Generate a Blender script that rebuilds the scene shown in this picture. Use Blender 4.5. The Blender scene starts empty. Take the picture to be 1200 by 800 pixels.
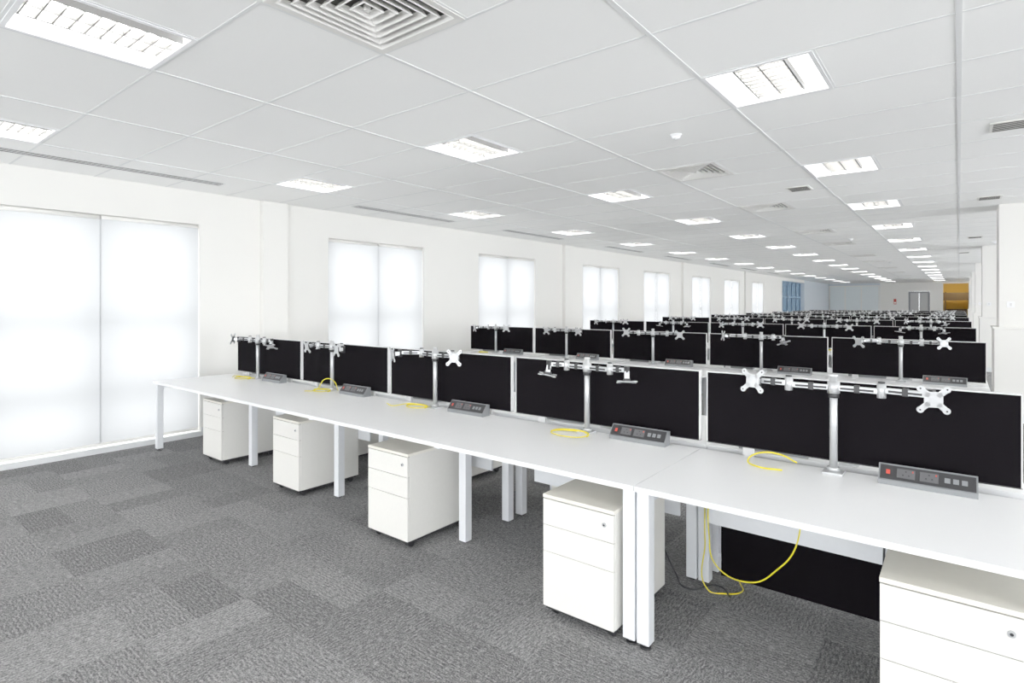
import bpy, bmesh, math, random
from mathutils import Matrix, Vector
random.seed(7)
scene = bpy.context.scene
scene.view_settings.view_transform = 'Standard'
scene.view_settings.look = 'None'
scene.view_settings.exposure = 0.40
scene.view_settings.gamma = 1.30

# ------------------------------------------------------------------ layout
H = 2.905         # ceiling
XL, XR = -7.10, 6.0
YB, YF = -5.485, 44.465
PX, PY = 0.6, 0.675
Y0 = 3.29
MOD = 1.4
XS = -1.165       # seam between the long and the short bench
ROW0, ROWP, NROW = 2.37, 4.1, 9
DT = 0.745        # desk top height
CY = 0.91         # centre line of a bench relative to its front edge

# ------------------------------------------------------------------ materials
def mat(name, col, rough=0.5, metal=0.0, emit=0.0, noise=None, ecol=None, spec=None):
    m = bpy.data.materials.new(name); m.use_nodes = True
    nt = m.node_tree; b = nt.nodes['Principled BSDF']
    b.inputs['Base Color'].default_value = (*col, 1)
    b.inputs['Roughness'].default_value = rough
    b.inputs['Metallic'].default_value = metal
    if spec is not None: b.inputs['Specular IOR Level'].default_value = spec
    if emit:
        b.inputs['Emission Color'].default_value = (*(ecol or col), 1)
        b.inputs['Emission Strength'].default_value = emit
    sc, amt, bump = noise or (40, 0.03, 0.0)
    tc = nt.nodes.new('ShaderNodeTexCoord')
    n = nt.nodes.new('ShaderNodeTexNoise'); n.inputs['Scale'].default_value = sc
    n.inputs['Detail'].default_value = 3
    nt.links.new(tc.outputs['Object'], n.inputs['Vector'])
    mr = nt.nodes.new('ShaderNodeMapRange')
    mr.inputs['To Min'].default_value = 1-amt; mr.inputs['To Max'].default_value = 1+amt
    nt.links.new(n.outputs['Fac'], mr.inputs['Value'])
    vm = nt.nodes.new('ShaderNodeVectorMath'); vm.operation = 'SCALE'
    vm.inputs[0].default_value = col
    nt.links.new(mr.outputs['Result'], vm.inputs['Scale'])
    nt.links.new(vm.outputs['Vector'], b.inputs['Base Color'])
    if bump:
        bp = nt.nodes.new('ShaderNodeBump'); bp.inputs['Strength'].default_value = bump
        bp.inputs['Distance'].default_value = 0.002
        nt.links.new(n.outputs['Fac'], bp.inputs['Height'])
        nt.links.new(bp.outputs['Normal'], b.inputs['Normal'])
    return m

M_wall = mat('wall_paint', (0.81,0.80,0.765), 0.75, noise=(3,0.01,0))
M_ceil = mat('ceiling_tile', (0.945,0.945,0.93), 0.9, noise=(150,0.012,0))
M_grid = mat('ceiling_tbar', (0.76,0.77,0.77), 0.5)
M_desk = mat('white_laminate', (0.87,0.875,0.885), 0.32, noise=(2,0.008,0))
M_leg  = mat('white_powdercoat', (0.76,0.78,0.81), 0.4)
M_ped  = mat('pedestal_enamel', (0.78,0.765,0.72), 0.4)
M_pedt = mat('pedestal_top', (0.80,0.77,0.68), 0.45)
M_gap  = mat('shadow_gap_dark', (0.02,0.02,0.02), 0.7)
M_blk  = mat('black_plastic', (0.012,0.012,0.014), 0.4)
M_fab  = mat('black_fabric', (0.0034,0.0028,0.0036), 0.95, noise=(500,0.5,0.0), spec=0.05)
M_sil  = mat('brushed_silver', (0.58,0.59,0.60), 0.35, 0.6)
M_grey = mat('grey_alu', (0.22,0.23,0.24), 0.4, 0.3)
M_sock = mat('socket_grey', (0.08,0.08,0.085), 0.4)
M_frm  = mat('screen_trim', (0.68,0.68,0.68), 0.4)
M_red  = mat('red_switch', (0.55,0.05,0.03), 0.4)
M_yel  = mat('yellow_cable', (0.80,0.68,0.01), 0.45)
M_lvr  = mat('louvre_alu', (0.115,0.115,0.112), 0.5, 0.0)
M_tube = mat('fluorescent_tube', (1,1,1), 0.5, emit=55, ecol=(1,0.985,0.95))
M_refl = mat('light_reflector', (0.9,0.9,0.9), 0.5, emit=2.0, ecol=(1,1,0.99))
M_dif  = mat('diffuser_enamel', (0.76,0.75,0.72), 0.5)
M_void = mat('duct_dark', (0.05,0.048,0.042), 0.9)
M_upvc = mat('window_frame', (0.45,0.48,0.52), 0.5)
M_bluw = mat('pale_blue_wall', (0.58,0.64,0.70), 0.8)
M_steel= mat('lift_steel', (0.42,0.42,0.42), 0.35, 0.6)
M_ochre= mat('ochre_wall', (0.60,0.44,0.13), 0.7)
M_dark = mat('dark_brown', (0.05,0.035,0.025), 0.6)
M_sky2 = mat('blue_mullion', (0.22,0.34,0.48), 0.5)
M_base = mat('skirting', (0.72,0.74,0.75), 0.5)

def glass_mat(name,tint,gl=.12):
    m = bpy.data.materials.new(name); m.use_nodes=True
    nt=m.node_tree; nt.nodes.remove(nt.nodes['Principled BSDF'])
    o=nt.nodes['Material Output']
    t=nt.nodes.new('ShaderNodeBsdfTransparent'); t.inputs[0].default_value=(*tint,1)
    g=nt.nodes.new('ShaderNodeBsdfGlossy'); g.inputs['Roughness'].default_value=0.05
    x=nt.nodes.new('ShaderNodeMixShader'); x.inputs[0].default_value=gl
    nt.links.new(t.outputs[0],x.inputs[1]); nt.links.new(g.outputs[0],x.inputs[2]); nt.links.new(x.outputs[0],o.inputs[0])
    return m
M_glass = glass_mat('blue_tint_glass',(0.13,0.165,0.195))
M_part = mat('frosted_partition', (0.78,0.84,0.86), 0.25)

def blind_mat():
    m = bpy.data.materials.new('roller_blind_fabric'); m.use_nodes=True
    nt=m.node_tree; nt.nodes.remove(nt.nodes['Principled BSDF'])
    o=nt.nodes['Material Output']
    tc=nt.nodes.new('ShaderNodeTexCoord')
    w=nt.nodes.new('ShaderNodeTexNoise'); w.inputs['Scale'].default_value=300
    nt.links.new(tc.outputs['Object'],w.inputs['Vector'])
    mr=nt.nodes.new('ShaderNodeMapRange'); mr.inputs['To Min'].default_value=0.80; mr.inputs['To Max'].default_value=0.86
    nt.links.new(w.outputs['Fac'],mr.inputs['Value'])
    cb=nt.nodes.new('ShaderNodeCombineColor')
    for i in range(3): nt.links.new(mr.outputs[0],cb.inputs[i])
    d=nt.nodes.new('ShaderNodeBsdfDiffuse'); t=nt.nodes.new('ShaderNodeBsdfTranslucent')
    d.inputs['Color'].default_value=(.32,.335,.345,1)
    nt.links.new(cb.outputs[0],t.inputs['Color'])
    x=nt.nodes.new('ShaderNodeMixShader'); x.inputs[0].default_value=0.155
    nt.links.new(d.outputs[0],x.inputs[1]); nt.links.new(t.outputs[0],x.inputs[2])
    nt.links.new(x.outputs[0],o.inputs[0])
    return m
M_blind = blind_mat()

def carpet_mat():
    m = bpy.data.materials.new('carpet_tiles'); m.use_nodes=True
    nt=m.node_tree; b=nt.nodes['Principled BSDF']; L=nt.links.new
    b.inputs['Roughness'].default_value=0.95; b.inputs['Specular IOR Level'].default_value=0.15
    tc=nt.nodes.new('ShaderNodeTexCoord')
    def math_(op,a,bv=None):
        n=nt.nodes.new('ShaderNodeMath'); n.operation=op
        if isinstance(a,(int,float)): n.inputs[0].default_value=a
        else: L(a,n.inputs[0])
        if bv is not None:
            if isinstance(bv,(int,float)): n.inputs[1].default_value=bv
            else: L(bv,n.inputs[1])
        return n.outputs[0]
    sx=nt.nodes.new('ShaderNodeSeparateXYZ'); L(tc.outputs['Object'],sx.inputs[0])
    X,Y=sx.outputs[0],sx.outputs[1]
    fx=math_('FLOOR',math_('DIVIDE',X,0.5)); fy=math_('FLOOR',math_('DIVIDE',Y,0.5))
    par=math_('FLOORED_MODULO',math_('ADD',fx,fy),2.0)
    def white(a,b_,off):
        cb=nt.nodes.new('ShaderNodeCombineXYZ'); L(a,cb.inputs[0]); L(b_,cb.inputs[1]); cb.inputs[2].default_value=off
        w=nt.nodes.new('ShaderNodeTexWhiteNoise'); w.noise_dimensions='3D'; L(cb.outputs[0],w.inputs['Vector']); return w.outputs['Value']
    r1=white(fx,fy,1.0)
    hx=math_('FLOOR',math_('DIVIDE',X,0.25)); hy=math_('FLOOR',math_('DIVIDE',Y,0.25))
    rA=white(hx,fy,2.0); rB=white(fx,hy,3.0)
    mixh=nt.nodes.new('ShaderNodeMix'); L(par,mixh.inputs[0]); L(rA,mixh.inputs[2]); L(rB,mixh.inputs[3])
    def rib(sxv,syv):
        mp=nt.nodes.new('ShaderNodeMapping'); mp.inputs['Scale'].default_value=(sxv,syv,1); L(tc.outputs['Object'],mp.inputs[0])
        n=nt.nodes.new('ShaderNodeTexNoise'); n.inputs['Scale'].default_value=1; n.inputs['Detail'].default_value=4; n.inputs['Roughness'].default_value=0.7
        L(mp.outputs[0],n.inputs['Vector']); return n.outputs['Fac']
    mixr=nt.nodes.new('ShaderNodeMix'); L(par,mixr.inputs[0]); L(rib(110,32),mixr.inputs[2]); L(rib(32,110),mixr.inputs[3])
    def wave(ax):
        return math_('SINE',math_('MULTIPLY',ax,2*math.pi/0.021))
    mixw=nt.nodes.new('ShaderNodeMix'); L(par,mixw.inputs[0]); L(wave(X),mixw.inputs[2]); L(wave(Y),mixw.inputs[3])
    big=nt.nodes.new('ShaderNodeTexNoise'); big.inputs['Scale'].default_value=130; L(tc.outputs['Object'],big.inputs['Vector'])
    v=math_('ADD',math_('MULTIPLY',r1,0.15),math_('MULTIPLY',mixh.outputs[0],0.20))
    v=math_('ADD',v,math_('MULTIPLY',math_('SUBTRACT',mixr.outputs[0],0.5),2.5))
    v=math_('ADD',v,math_('MULTIPLY',math_('SUBTRACT',big.outputs['Fac'],0.5),1.8))
    v=math_('ADD',v,math_('MULTIPLY',mixw.outputs[0],0.07))
    v=math_('ADD',v,0.29)
    cr=nt.nodes.new('ShaderNodeValToRGB'); e=cr.color_ramp.elements
    e[0].position=0.0; e[0].color=(0.055,0.055,0.057,1); e[1].position=1.0; e[1].color=(0.34,0.336,0.334,1)
    k=e.new(0.45); k.color=(0.152,0.151,0.152,1)
    L(v,cr.inputs[0]); L(cr.outputs[0],b.inputs['Base Color'])
    bp=nt.nodes.new('ShaderNodeBump'); bp.inputs['Strength'].default_value=0.4; bp.inputs['Distance'].default_value=0.003
    L(mixr.outputs[0],bp.inputs['Height']); L(bp.outputs[0],b.inputs['Normal'])
    return m
M_carp = carpet_mat()

# ------------------------------------------------------------------ mesh builder
class MB:
    def __init__(s): s.bm=bmesh.new(); s.mats=[]
    def mi(s,m):
        if m not in s.mats: s.mats.append(m)
        return s.mats.index(m)
    def _add(s,bm2,m,smooth=False):
        i=s.mi(m)
        for f in bm2.faces: f.material_index=i; f.smooth=smooth
        me=bpy.data.meshes.new('t'); bm2.to_mesh(me); bm2.free()
        s.bm.from_mesh(me); bpy.data.meshes.remove(me)
    def box(s,x0,x1,y0,y1,z0,z1,m,bev=0,M=None):
        b=bmesh.new(); bmesh.ops.create_cube(b,size=1)
        bmesh.ops.transform(b,matrix=Matrix.Translation(((x0+x1)/2,(y0+y1)/2,(z0+z1)/2))@Matrix.Diagonal((x1-x0,y1-y0,z1-z0,1)),verts=b.verts)
        if bev: bmesh.ops.bevel(b,geom=b.edges[:],offset=bev,segments=2,affect='EDGES',profile=0.6)
        if M is not None: bmesh.ops.transform(b,matrix=M,verts=b.verts)
        s._add(b,m)
    def cyl(s,p0,p1,r,m,n=14,r2=None):
        p0=Vector(p0);p1=Vector(p1);d=p1-p0
        b=bmesh.new(); bmesh.ops.create_cone(b,cap_ends=True,segments=n,radius1=r,radius2=r if r2 is None else r2,depth=d.length)
        M=Matrix.Translation((p0+p1)/2)@d.to_track_quat('Z','Y').to_matrix().to_4x4()
        bmesh.ops.transform(b,matrix=M,verts=b.verts)
        i=s.mi(m)
        for f in b.faces: f.material_index=i; f.smooth=len(f.verts)==4
        me=bpy.data.meshes.new('t'); b.to_mesh(me); b.free(); s.bm.from_mesh(me); bpy.data.meshes.remove(me)
    def quad(s,pts,m):
        vs=[s.bm.verts.new(p) for p in pts]; f=s.bm.faces.new(vs); f.material_index=s.mi(m)
    def mesh(s,name):
        me=bpy.data.meshes.new(name); s.bm.to_mesh(me); s.bm.free()
        for m in s.mats: me.materials.append(m)
        return me
def place(name,me,loc=(0,0,0),rz=0,parent=None,scale=(1,1,1)):
    o=bpy.data.objects.new(name,me); scene.collection.objects.link(o)
    o.location=loc; o.rotation_euler=(0,0,rz); o.scale=scale
    if parent: o.parent=parent
    return o

# ------------------------------------------------------------------ room shell
b=MB(); b.box(XL-.3,XR+.3,YB-.3,YF+3.5,-0.1,0,M_carp); place('floor',b.mesh('floor'))

nx0=int(round((-7.2)/PX)); 
light_cols=[-0.9,-3.3,-5.7,1.5,3.9]; 
light_rows=[Y0+.3375+2.7*k for k in range(-3,15)]
diff_rows=[1.575,5.625,8.325,11.70,14.4,18.45,21.15,25.2,29.25,33.3,37.35]
diff_cols=[-2.1,2.7]
special=set()
def cell(x,y): return (int(math.floor(x/PX)), int(math.floor((y-Y0)/PY)))
for x in light_cols:
    for y in light_rows: special.add(cell(x,y))
for x in diff_cols:
    for y in diff_rows: special.add(cell(x,y))
cb=MB()
for i in range(nx0,10):
    for j in range(-13,61):
        if (i,j) in special: continue
        x0=i*PX;y0=Y0+j*PY
        cb.quad([(x0,y0,H),(x0,y0+PY,H),(x0+PX,y0+PY,H),(x0+PX,y0,H)],M_ceil)
cb.box(XL-.3,XR+.3,YB-.3,YF+.3,H+.25,H+.35,M_ceil)
place('ceiling',cb.mesh('ceiling'))
g=MB()
for i in range(-5,6):
    g.box(i*1.2-.012,i*1.2+.012,YB,YF,H-.004,H+.02,M_grid)
for j in range(-12,61):
    y=Y0+j*PY; g.box(XL,XR,y-.008,y+.008,H-.002,H+.02,M_grid)
for x in light_cols+diff_cols:
    for y in (light_rows if x in light_cols else [Y0+(cell(x,q)[1]+.5)*PY for q in diff_rows]):
        for xx in (x-.3,x+.3):
            if abs(xx/1.2-round(xx/1.2))>.1: g.box(xx-.009,xx+.009,y-PY/2,y+PY/2,H-.0025,H+.02,M_grid)
place('trim_1',g.mesh('ceiling_grid'))

WIN=[(1.02,2.99),(4.74,6.59),(7.98,9.81),(11.74,13.6),(15.1,17.0),(18.85,20.7),(22.2,24.15),(25.95,27.85)]
ZT=2.515; ZB=0.05
w=MB()
ys=YB-.3
for a,c in [(-2.55,-0.6)]+WIN+[(31.3,36.6)]:
    w.box(XL-.3,XL,ys,a,0,H,M_wall)
    w.box(XL-.3,XL,a,c,ZT if c<30 else 2.75,H,M_wall); w.box(XL-.3,XL,a,c,0,ZB,M_wall); ys=c
w.box(XL-.3,XL,ys,YF+.3,0,H,M_bluw)
for y in (3.73,10.85,17.9,24.75): w.box(XL,XL+.08,y,y+.34,0,H-.005,M_wall,.003)
place('wall_left',w.mesh('wall_left'))
RW=[(-4.8,-2),(-1.4,1.4),(2,5),(5.6,8.6),(9.2,12.2),(12.8,16),(16.6,20),(20.6,24),(24.6,28),(28.6,32),(32.6,36),(36.6,40)]  # invented openings in the unseen right wall, added to let sky light in
w=MB(); ys=YB
for a,c in RW:
    w.box(XR,XR+.3,ys,a,0,H,M_wall); w.box(XR,XR+.3,a,c,2.7,H,M_wall); w.box(XR,XR+.3,a,c,0,.1,M_wall); ys=c
w.box(XR,XR+.3,ys,YF,0,H,M_wall)
place('wall_right',w.mesh('wall_right'))
BW=((-6.6,-3.6),(-3.2,-.2),(.2,3.0),(3.4,5.7))  # unseen openings behind the camera, added so daylight fills the near end
w=MB(); xs=XL
for a,c in BW:
    w.box(xs,a,YB-.3,YB,0,H,M_wall); w.box(a,c,YB-.3,YB,2.7,H,M_wall); w.box(a,c,YB-.3,YB,0,.1,M_wall); xs=c
w.box(xs,XR+.3,YB-.3,YB,0,H,M_wall)
place('wall_back',w.mesh('wall_back'))
n_=11
for a,c in RW:
    f=MB(); x0,x1=XR+.12,XR+.18
    for y0,y1 in ((a,a+.05),(c-.05,c),((a+c)/2-.025,(a+c)/2+.025)): f.box(x0,x1,y0,y1,.1,2.7,M_upvc)
    f.box(x0,x1,a,c,.1,.15,M_upvc); f.box(x0,x1,a,c,2.65,2.7,M_upvc); f.box(x0,x1,a,c,.98,1.02,M_upvc)
    place('window_%d'%n_,f.mesh('window')); n_+=1
for a,c in BW:
    f=MB(); y0,y1=YB-.18,YB-.12
    for x0,x1 in ((a,a+.05),(c-.05,c),((a+c)/2-.025,(a+c)/2+.025)): f.box(x0,x1,y0,y1,.1,2.7,M_upvc)
    f.box(a,c,y0,y1,.1,.15,M_upvc); f.box(a,c,y0,y1,2.65,2.7,M_upvc); f.box(a,c,y0,y1,.98,1.02,M_upvc)
    place('window_%d'%n_,f.mesh('window')); n_+=1

w=MB()
w.box(XL-.3,-2.56,YF,YF+.2,0,H+.25,M_bluw); w.box(-1.44,-.78,YF,YF+.2,0,H+.25,M_wall)
w.box(-2.56,-1.44,YF,YF+.2,2.33,H+.25,M_wall)
w.box(-4.1,-2.56,YF-.02,YF,0,H,M_wall)
w.box(.46,XR+.3,YF,YF+.2,0,H+.25,M_wall)
w.box(-.78,.46,YF,YF+.2,2.8,H+.25,M_wall)
w.box(-1.2,-1.0,YF+.2,YF+3.4,0,H,M_ochre); w.box(.7,.9,YF+.2,YF+3.4,0,H,M_ochre)
w.box(-1.2,.9,YF+3.3,YF+3.5,0,H,M_ochre); w.box(-1.2,.9,YF+.2,YF+3.5,H,H+.1,M_ochre)
place('wall_far',w.mesh('wall_far'))
p=MB()
p.box(-7.0,-4.15,YF-.06,YF-.03,.05,2.7,M_part)
for x in (-7.05,-6.1,-5.15,-4.15): p.box(x-.03,x+.03,YF-.09,YF-.002,0,2.75,M_wall)
p.box(-7.05,-4.12,YF-.09,YF-.002,2.69,2.76,M_wall)
place('glass_partition',p.mesh('glass_partition'))
p=MB(); p.box(-2.555,-2.45,YF,YF+.15,0,2.22,M_grey); p.box(-1.55,-1.445,YF,YF+.15,0,2.22,M_grey); p.box(-2.555,-1.445,YF,YF+.15,2.22,2.325,M_grey)
p.box(-2.45,-2.003,YF+.05,YF+.09,0,2.22,M_steel); p.box(-1.997,-1.55,YF+.05,YF+.09,0,2.22,M_steel)
place('door_1',p.mesh('lift_door'))
p=MB(); p.box(-3.35,-3.2,YF-.03,YF-.02,1.5,1.85,M_red); p.box(-3.33,-3.22,YF-.034,YF-.03,1.55,1.65,M_wall)
place('fire_notice_sign',p.mesh('fire_notice'))
p=MB()
for i in range(7): p.box(-.75,.4,YF+.9+.28*i,YF+1.18+.28*i,0,.17*(i+1),M_dark)
p.cyl((-.7,YF+.9,0),(-.7,YF+.9,1.1),.025,M_dark); p.cyl((-.7,YF+2.8,1.1),(-.7,YF+2.8,2.3),.025,M_dark); p.cyl((-.7,YF+.9,1.1),(-.7,YF+2.8,2.3),.03,M_dark)
p.box(-.99,.69,YF+1.6,YF+1.9,1.75,2.25,M_dark)
place('staircase',p.mesh('staircase'))
l=bpy.data.lights.new('alcove_lamp','POINT'); l.energy=42; l.color=(1,.82,.48); l.shadow_soft_size=.08
lo=bpy.data.objects.new('alcove_ceiling_lamp',l); lo.location=(0,YF+.9,2.7); scene.collection.objects.link(lo)

w=MB(); ys=YB
for a,c in [(-2.55,-0.6)]+WIN:
    w.box(XL,XL+.018,ys,a-.005,0,.10,M_base,.003); ys=c+.005
w.box(XL,XL+.018,ys,31.3,0,.10,M_base,.003)
w.box(XL,XL+.03,1.02,2.99,0,.055,M_base,.003)
place('baseboard_left',w.mesh('bl'))
w=MB(); w.box(-4.0,-2.6,YF-.045,YF-.02,0,.1,M_base); place('baseboard_far',w.mesh('bf'))

def window(i,a,c,top,glass=False,nv=1,zs=(0.95,),mf=M_upvc):
    f=MB(); x0,x1=XL-.26,XL-.20; t=.05
    f.box(x0,x1,a,a+t,ZB,top,mf); f.box(x0,x1,c-t,c,ZB,top,mf)
    f.box(x0,x1,a,c,ZB,ZB+t,mf); f.box(x0,x1,a,c,top-t,top,mf)
    for k in range(nv):
        y=a+(c-a)*(k+1)/(nv+1); f.box(x0,x1,y-.05,y+.05,ZB,top,mf)
    for z in zs: f.box(x0,x1,a,c,z-.045,z+.045,mf)
    if glass: f.box(x0+.03,x0+.036,a,c,ZB,top,M_glass)
    place('window_%d'%i,f.mesh('window'))
def blind(a,c):
    bl=MB(); mid=(a+c)/2
    for p0,p1,dx in ((a+.002,mid+.006,0),(mid-.006,c-.002,.006)):
        x=XL-.05+dx
        bl.quad([(x,p0,.09),(x,p1,.09),(x,p1,ZT-.03),(x,p0,ZT-.03)],M_blind)
        bl.box(XL-.06,XL-.04,p0+.004,p1-.004,.065,.095,M_wall,.003)
        bl.cyl((XL-.06,p0,ZT-.025),(XL-.06,p1,ZT-.025),.025,M_wall)
    place('roller_blind',bl.mesh('roller_blind'))
for i,(a,c) in enumerate(WIN):
    window(i+1,a,c,ZT,zs=(0.62,1.38)); blind(a,c)
window(9,-2.55,-.6,ZT,zs=(0.62,1.38)); blind(-2.55,-.6)
window(10,31.3,36.6,2.75,glass=True,nv=4,zs=(1.9,),mf=M_sky2)

for k in range(5):
    c=MB(); y=10.0+7.0*k
    c.box(.42,1.06,y+.03,y+.63,1.26,H,M_wall,.004)
    c.box(.37,1.11,y-.02,y+.68,0,1.24,M_wall,.004)
    c.box(.355,1.125,y-.035,y+.695,1.235,1.262,M_wall,.004)
    c.box(.50,.58,y+.018,y+.03,1.52,1.60,M_desk,.003); c.box(.53,.55,y+.012,y+.02,1.54,1.58,M_frm)
    c.box(.365,1.115,y-.025,y+.685,0,.1,M_base,.003)
    place('structural_column',c.mesh('column'))

# ------------------------------------------------------------------ ceiling fittings
def mk_light():
    f=MB(); hx,hy=.285,PY/2-.018; d=.085
    for (x0,x1,y0,y1) in ((-.295,-hx+.012,-PY/2+.008,PY/2-.008),(hx-.012,.295,-PY/2+.008,PY/2-.008),(-hx,hx,-PY/2+.008,-hy+.012),(-hx,hx,hy-.012,PY/2-.008)):
        f.box(x0,x1,y0,y1,-.006,.006,M_desk)
    xi=.13
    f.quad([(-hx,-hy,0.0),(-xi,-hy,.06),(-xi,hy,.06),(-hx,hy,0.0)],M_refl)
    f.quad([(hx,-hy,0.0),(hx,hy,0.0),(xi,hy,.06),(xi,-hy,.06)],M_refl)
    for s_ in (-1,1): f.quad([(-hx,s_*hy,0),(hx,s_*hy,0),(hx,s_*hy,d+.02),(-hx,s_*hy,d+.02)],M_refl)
    f.quad([(-xi,-hy,d+.02),(-xi,hy,d+.02),(xi,hy,d+.02),(xi,-hy,d+.02)],M_dif)
    f.box(-xi-.01,-xi,-hy,hy,.02,d+.02,M_lvr); f.box(xi,xi+.01,-hy,hy,.02,d+.02,M_lvr); f.box(-.004,.004,-hy,hy,.02,.06,M_lvr)
    n=10
    for k in range(n):
        y=-hy+(k+.5)*2*hy/n; f.box(-xi,xi,y-.003,y+.003,.02,.05,M_lvr)
    for x in (-.065,.065): f.cyl((x,-hy+.02,.08),(x,hy-.02,.08),.013,M_tube,10)
    return f.mesh('recessed_ceiling_light')
ml=mk_light()
for x in light_cols:
    for y in light_rows:
        if y<YF-.4: place('recessed_ceiling_light',ml,(x,y,H))
def mk_diff():
    f=MB(); 
    def ring(h0,z0,h1,z1,m,ky=PY/PX):
        A=[(-h0,-h0*ky,z0),(h0,-h0*ky,z0),(h0,h0*ky,z0),(-h0,h0*ky,z0)]
        B=[(-h1,-h1*ky,z1),(h1,-h1*ky,z1),(h1,h1*ky,z1),(-h1,h1*ky,z1)]
        for k in range(4): f.quad([A[k],A[(k+1)%4],B[(k+1)%4],B[k]],m)
    ring(.295,-.006,.262,-.004,M_dif); ring(.295,-.006,.295,.01,M_dif)
    h=.262
    for k in range(6):
        ring(h,-.004,h-.014,.022,M_dif); ring(h,-.004,h-.004,-.007,M_dif); ring(h-.004,-.007,h-.018,.022,M_dif)
        h-=.042
    f.box(-.010,.010,-.012,.012,-.006,.02,M_dif)
    f.quad([(-.295,-.33,.03),(-.295,.33,.03),(.295,.33,.03),(.295,-.33,.03)],M_void)
    return f.mesh('ceiling_air_diffuser')
md=mk_diff()
for x in diff_cols:
    for y in diff_rows:
        j=cell(x,y)[1]; place('ceiling_air_diffuser',md,(x,Y0+(j+.5)*PY,H))
sl=MB()
for x in (-.08,.07): sl.box(x,x+.010,-.95,.95,-.006,-.0005,M_frm)
for y in (-.95,.935): sl.box(-.08,.08,y,y+.015,-.006,-.0005,M_frm)
sl.box(-.07,.07,-.935,.935,-.004,-.0005,M_void)
for x in (-.025,.025): sl.box(x-.008,x+.008,-.935,.935,-.006,-.001,M_frm)
ms=sl.mesh('linear_slot_diffuser')
for a,c in WIN: place('linear_slot_diffuser',ms,(-6.45,(a+c)/2,H-.002))
sd=MB(); sd.cyl((0,0,-.010),(0,0,0),.045,M_desk,24); sd.cyl((0,0,-.035),(0,0,-.010),.024,M_desk,24,.038); sd.cyl((0,0,-.04),(0,0,-.035),.010,M_frm,12)
msd=sd.mesh('smoke_detector')
for x,y in ((-1.75,4.3),(-1.75,13.5),(-1.75,22),(.6,16)): place('smoke_detector',msd,(x,y,H))
ve=MB(); ve.box(-.12,.12,-.14,.14,-.008,0,M_dif,.002)
for k in range(6): ve.box(-.10,.10,-.115+k*.042,-.095+k*.042,-.010,-.007,M_void)
mv=ve.mesh('ceiling_vent_grille')
for x,y in ((.3,5.6),(.3,9.3),(.25,14.7),(-1.45,7.2),(.1,19)): place('ceiling_vent_grille',mv,(x,y,H))

# ------------------------------------------------------------------ furniture
def bench(n,black=False):
    f=MB(); Lg=n*MOD
    def S(x0,x1,y0,y1,z0,z1,m,bev=0):
        f.box(x0,x1,y0,y1,z0,z1,m,bev); f.box(x0,x1,2*CY-y1,2*CY-y0,z0,z1,m,bev)
    for k in range(n):
        S(k*MOD+.001,(k+1)*MOD-.001,0,.86,DT-.025,DT,M_desk,.001)
    zt=DT-.026
    S(.03,Lg-.03,.36,.40,zt-.05,zt,M_leg); S(.03,Lg-.03,.80,.84,zt-.05,zt,M_leg)
    for e in (0.004,Lg-.064):
        S(e,e+.06,.02,.08,0.025,zt,M_leg,.003); S(e,e+.06,.80,.86,0.012,zt,M_leg,.003)
        S(e+.005,e+.055,.08,.80,zt-.05,zt,M_leg)
        f.cyl((e+.03,.05,0),(e+.03,.05,.008),.026,M_blk); f.cyl((e+.03,.05,.008),(e+.03,.05,.03),.012,M_blk)
        S(e+.015,e+.045,.815,.845,0,.014,M_blk)
        f.cyl((e+.03,2*CY-.05,0),(e+.03,2*CY-.05,.03),.026,M_blk)
    for k in range(1,n):
        x=k*MOD-.03
        S(x,x+.06,.35,.41,.012,zt,M_leg,.003); S(x,x+.06,.80,.86,.012,zt,M_leg,.003); S(x+.005,x+.055,.12,.80,zt-.05,zt,M_leg)
        S(x+.015,x+.045,.365,.395,0,.014,M_blk); S(x+.015,x+.045,.815,.845,0,.014,M_blk)
    for k in range(n):
        x0=k*MOD+(.08 if n==1 else .3); x1=(k+1)*MOD-.08
        S(x0,x1,.745,.757,.37,zt-.052,M_leg)
    if black: f.box(.1,MOD-.07,.90,.92,.03,.70,M_fab)
    else:
        f.box(.1,Lg-.1,.88,.94,.50,.64,M_leg)
    return f.mesh('bench_desk')
b4=bench(4); b1=bench(1,True)
f=MB(); W=MOD-.04
f.box(-W/2+.005,W/2-.005,-.013,.013,.783,1.182,M_fab,.002)
f.box(-W/2,W/2,-.014,.014,1.182,1.187,M_frm); f.box(-W/2,-W/2+.005,-.014,.014,.78,1.182,M_frm); f.box(W/2-.005,W/2,-.014,.014,.78,1.182,M_frm); f.box(-W/2,W/2,-.014,.014,.779,.783,M_blk)
for x in (-.45,.45): f.box(x-.03,x+.03,-.01,.01,.70,.78,M_frm); 
for x in (-.45,.45): f.box(x-.03,x+.03,-.049,.049,.712,.724,M_frm)
scr=f.mesh('desk_divider_screen')
f=MB(); w2=.2; D=.58; z0=.052; z1=.615
f.box(-w2,w2,.022,D,z0,z1-.018,M_ped,.003); f.box(-w2-.001,w2+.001,0.0,D+.001,z1-.018,z1,M_pedt,.002)
zz=[z0,.33,.463,z1-.021]
for k in range(3): f.box(-w2+.001,w2-.001,0,.02,zz[k]+.0015,zz[k+1]-.0015,M_ped,.001)
f.box(-w2+.006,w2-.006,.014,.03,z0+.004,z1-.02,M_gap)
f.cyl((w2-.05,-.005,.54),(w2-.05,.002,.54),.011,M_sil,16); f.cyl((w2-.05,-.0065,.54),(w2-.05,-.004,.54),.005,M_blk,10)
for x in (-w2+.04,w2-.04):
    for y in (.06,D-.06): f.cyl((x-.014,y,.022),(x+.014,y,.022),.022,M_blk,14)
    f.box(x-.03,x+.03,.015,D-.02,.036,.053,M_blk)
f.box(-w2+.02,w2-.02,.015,.035,.036,.053,M_blk)
ped=f.mesh('drawer_pedestal')
f=MB(); L2=.18
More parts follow.
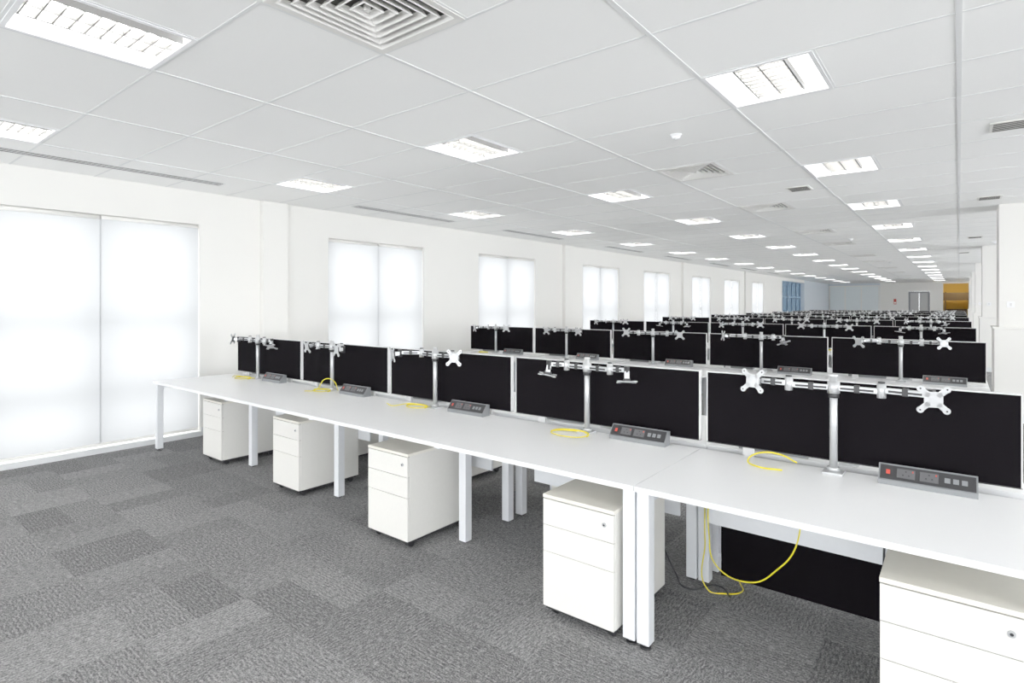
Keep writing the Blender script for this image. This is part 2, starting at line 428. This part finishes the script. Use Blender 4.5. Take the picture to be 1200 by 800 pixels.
prof=[(-.045,0),(.035,0),(.035,.080),(.005,.085),(-.045,.02)]
for x0,x1,m in ((-L2,-L2+.012,M_grey),(-L2+.012,L2-.012,M_grey),(L2-.012,L2,M_grey)):
    vsA=[(x0,y,z) for y,z in prof]; vsB=[(x1,y,z) for y,z in prof]
    for k in range(5):
        f.quad([vsA[k],vsA[(k+1)%5],vsB[(k+1)%5],vsB[k]],m)
    f.quad(vsA,m); f.quad(vsB,m)
ang=math.atan2(.065,.05)
MF=Matrix.Translation((0,-.020,.0525))@Matrix.Rotation(ang,4,'X')
f.box(-L2+.006,L2-.006,-.034,.034,-.001,.004,M_blk,.001,M=MF)
f.box(-L2+.03,-L2+.045,-.010,.010,.004,.007,M_red,0,M=MF)
for x in (-.075,.01):
    f.box(x-.034,x+.034,-.022,.022,.004,.006,M_sock,.001,M=MF)
    for dx,dy in ((-.011,-.008),(.011,-.008),(0,.010)): f.box(x+dx-.003,x+dx+.003,dy-.003,dy+.003,.006,.0068,M_blk,0,M=MF)
    f.box(x+.023,x+.028,.008,.016,.006,.008,M_red,0,M=MF)
for x in (.075,.105,.135): f.box(x-.010,x+.010,-.012,.010,.004,.006,M_grey,0,M=MF)
pwr=f.mesh('desk_power_unit')

def arm_mesh(params,ph=.475):
    f=MB()
    f.box(-.045,.045,-.05,.04,0,.010,M_sil,.002); f.box(-.03,.03,.028,.04,-.06,.004,M_sil,.002)
    f.cyl((0,0,.01),(0,0,.03),.028,M_sil,18); f.cyl((0,0,.03),(0,0,ph),.0175,M_sil,18); f.cyl((0,0,ph),(0,0,ph+.008),.019,M_frm,18)
    za=ph-.055
    f.cyl((0,0,za-.028),(0,0,za+.03),.027,M_sil,18); f.cyl((0,0,za-.05),(0,0,za-.03),.024,M_blk,18)
    def bar(p0,p1,z,m):
        d=Vector((p1[0]-p0[0],p1[1]-p0[1],0)); a=math.atan2(d.y,d.x); Lb=d.length
        M=Matrix.Translation((p0[0],p0[1],z))@Matrix.Rotation(a,4,'Z')
        f.box(.015,Lb-.015,-.011,.011,-.013,.013,m,.004,M=M)
        f.box(.03,Lb-.03,-.0125,.0125,-.006,.004,M_blk,0,M=M)
        f.box(Lb*.5-.012,Lb*.5+.012,-.014,.014,-.018,.018,M_blk,.003,M=M)
    for a1,l1,a2,l2,yaw,tilt in params:
        a1,a2,yaw,tilt=[math.radians(v) for v in (a1,a2,yaw,tilt)]
        p1=(l1*math.cos(a1),l1*math.sin(a1)); p2=(p1[0]+l2*math.cos(a2),p1[1]+l2*math.sin(a2))
        bar((0,0),p1,za,M_sil)
        f.cyl((p1[0],p1[1],za-.03),(p1[0],p1[1],za+.038),.019,M_sil,14); f.cyl((p1[0],p1[1],za+.038),(p1[0],p1[1],za+.046),.015,M_blk,14)
        bar(p1,p2,za+.006,M_sil)
        f.cyl((p2[0],p2[1],za-.03),(p2[0],p2[1],za+.03),.017,M_blk,14)
        M=Matrix.Translation((p2[0],p2[1],za))@Matrix.Rotation(yaw,4,'Z')@Matrix.Rotation(tilt,4,'X')
        f.box(-.015,.015,-.05,0,-.015,.015,M_sil,.003,M=M)
        f.box(-.02,.02,-.062,-.045,-.025,.025,M_blk,.003,M=M)
        f.box(-.034,.034,-.068,-.062,-.034,.034,M_sil,.002,M=M)
        for q in (45,135,225,315):
            R=M@Matrix.Translation((0,-.065,0))@Matrix.Rotation(math.radians(q),4,'Y')
            f.box(.02,.070,-.003,.003,-.012,.012,M_sil,.002,M=R)
            f.cyl(R@Vector((.066,-.0035,0)),R@Vector((.066,.0035,0)),.014,M_sil,12)
            f.cyl(R@Vector((.067,-.0042,0)),R@Vector((.067,-.0034,0)),.004,M_blk,8)
    return f.mesh('dual_screen_arm')
V=[arm_mesh([(184,.20,176,.15,-12,-8),(-3,.20,-10,.19,10,4)]),
   arm_mesh([(178,.16,200,.12,-60,80),(-8,.18,-4,.12,30,78)]),
   arm_mesh([(170,.2,215,.18,-25,5),(4,.18,-35,.2,20,-10)]),
   arm_mesh([(176,.2,190,.2,-50,-5),(0,.14,20,.10,40,60)]),
   arm_mesh([(187,.2,168,.14,-5,10),(-12,.22,-30,.14,-10,0)])]
VL=arm_mesh([(184,.20,176,.17,-12,0),(-3,.20,-10,.20,10,0)],ph=.37)

xc=[XS+MOD/2-MOD*k for k in range(5)]
pedx=[-.02,-1.455,-2.96,-4.40,-5.81]
pedy=[0.0,-.02,.05,.16,.19]
order0=[0,1,2,4,3]
for r in range(NROW):
    y=ROW0+ROWP*r; cy=y+CY
    place('bench_desk',b4,(XS-4*MOD-.001,y,0)); place('bench_desk',b1,(XS+.001,y,0))
    for k,x in enumerate(xc):
        place('desk_divider_screen',scr,(x,cy,0))
        v=V[order0[k]] if r==0 else V[random.randrange(5)]
        place('dual_screen_arm',v,(x-.02,y+.80,DT),rz=0 if r==0 else math.radians(random.uniform(-6,6)))
        place('dual_screen_arm',VL,(x+.02,2*cy-(y+.80),DT),rz=math.pi+math.radians(random.uniform(-6,6)))
        place('desk_power_unit',pwr,(x+.35,y+.79,DT),rz=0 if r==0 else math.radians(random.uniform(-4,4)))
        place('desk_power_unit',pwr,(x-.35,2*cy-(y+.79),DT),rz=math.pi)
        px=pedx[k]
        yy=pedy[k] if r==0 else random.uniform(0.04,.15)
        place('drawer_pedestal',ped,(px,y+yy,0))
        place('drawer_pedestal',ped,(2*x-px if k else x-.4,2*cy-(y+yy),0),rz=math.pi)

# ------------------------------------------------------------------ cables
def cable(name,pts,r=.0035,m=M_yel):
    c=bpy.data.curves.new(name,'CURVE'); c.dimensions='3D'; c.bevel_depth=r; c.bevel_resolution=3; c.resolution_u=10
    sp=c.splines.new('BEZIER'); sp.bezier_points.add(len(pts)-1)
    for bp_,p_ in zip(sp.bezier_points,pts): bp_.co=p_; bp_.handle_left_type=bp_.handle_right_type='AUTO'
    c.materials.append(m); o=bpy.data.objects.new(name,c); scene.collection.objects.link(o); return o
cable('yellow_network_cable',[(-1.03,3.0,.69),(-1.04,3.0,.36),(-1.00,3.0,.20),(-.83,3.0,.165),(-.70,3.0,.27),(-.62,3.0,.40),(-.60,3.02,.69)])
cable('yellow_network_cable',[(-1.10,3.12,.68),(-1.11,3.14,.25),(-1.08,3.10,.01),(-1.0,3.12,.006),(-.93,3.2,.006),(-.97,3.3,.006)])
cable('yellow_network_cable',[(-.66,3.22,.752),(-.74,3.225,.78),(-.83,3.18,.785),(-.87,3.10,.757),(-.80,3.03,.75),(-.69,3.04,.75)],.0042)
def ring(cx,cy,rad):
    pts=[]
    for k in range(15):
        a=k*2*math.pi/9; pts.append((cx+rad*math.cos(a)*(1+.06*(k%3)),cy+rad*.75*math.sin(a),DT+.006+.0008*k))
    cable('yellow_network_cable',pts)
ring(-1.93,3.04,.12); ring(-3.40,3.08,.09); ring(-4.72,3.08,.09); ring(-6.2,3.06,.10)
cable('yellow_network_cable',[(-4.62,3.19,.75),(-4.66,3.17,.84),(-4.72,3.12,.86),(-4.78,3.06,.76),(-4.85,2.98,.75)])
cable('yellow_network_cable',[(-3.30,3.14,.75),(-3.42,3.05,.78),(-3.60,3.0,.75),(-3.72,3.04,.75)])
cable('yellow_network_cable',[(-6.05,3.14,.75),(-6.25,3.02,.78),(-6.42,3.05,.75)])
for r in range(1,4):
    for x in xc:
        if random.random()<.6: ring(x+random.uniform(-.3,.2),ROW0+ROWP*r+.70,.08)
cable('black_power_lead',[(-1.30,3.05,.66),(-1.34,3.08,.25),(-1.28,3.14,.03),(-1.18,3.05,.008),(-1.05,3.18,.008),(-.96,3.1,.008)],.005,M_blk)
cable('black_power_lead',[(-3.3,3.05,.66),(-3.25,3.08,.2),(-3.1,3.1,.01),(-2.95,3.2,.01)],.005,M_blk)
cable('black_power_lead',[(-.26,3.0,.66),(-.24,3.0,.2),(-.15,2.95,.01),(.0,3.05,.01)],.005,M_blk)
cable('yellow_network_cable',[(-3.35,3.0,.66),(-3.4,3.02,.3),(-3.3,3.0,.2),(-3.2,3.02,.66)])

# ------------------------------------------------------------------ light & camera
wd=bpy.data.worlds.new('overcast'); scene.world=wd; wd.use_nodes=True
bg=wd.node_tree.nodes['Background']; bg.inputs[0].default_value=(0.95,0.975,1.0,1); bg.inputs[1].default_value=6.0

cam=bpy.data.cameras.new('camera'); co=bpy.data.objects.new('camera',cam); scene.collection.objects.link(co)
co.location=(0,0,1.58); co.rotation_euler=(math.radians(90),0,math.radians(38.3))
cam.sensor_width=36; cam.lens=19.9; cam.shift_y=-45/1200; cam.clip_end=200
scene.camera=co
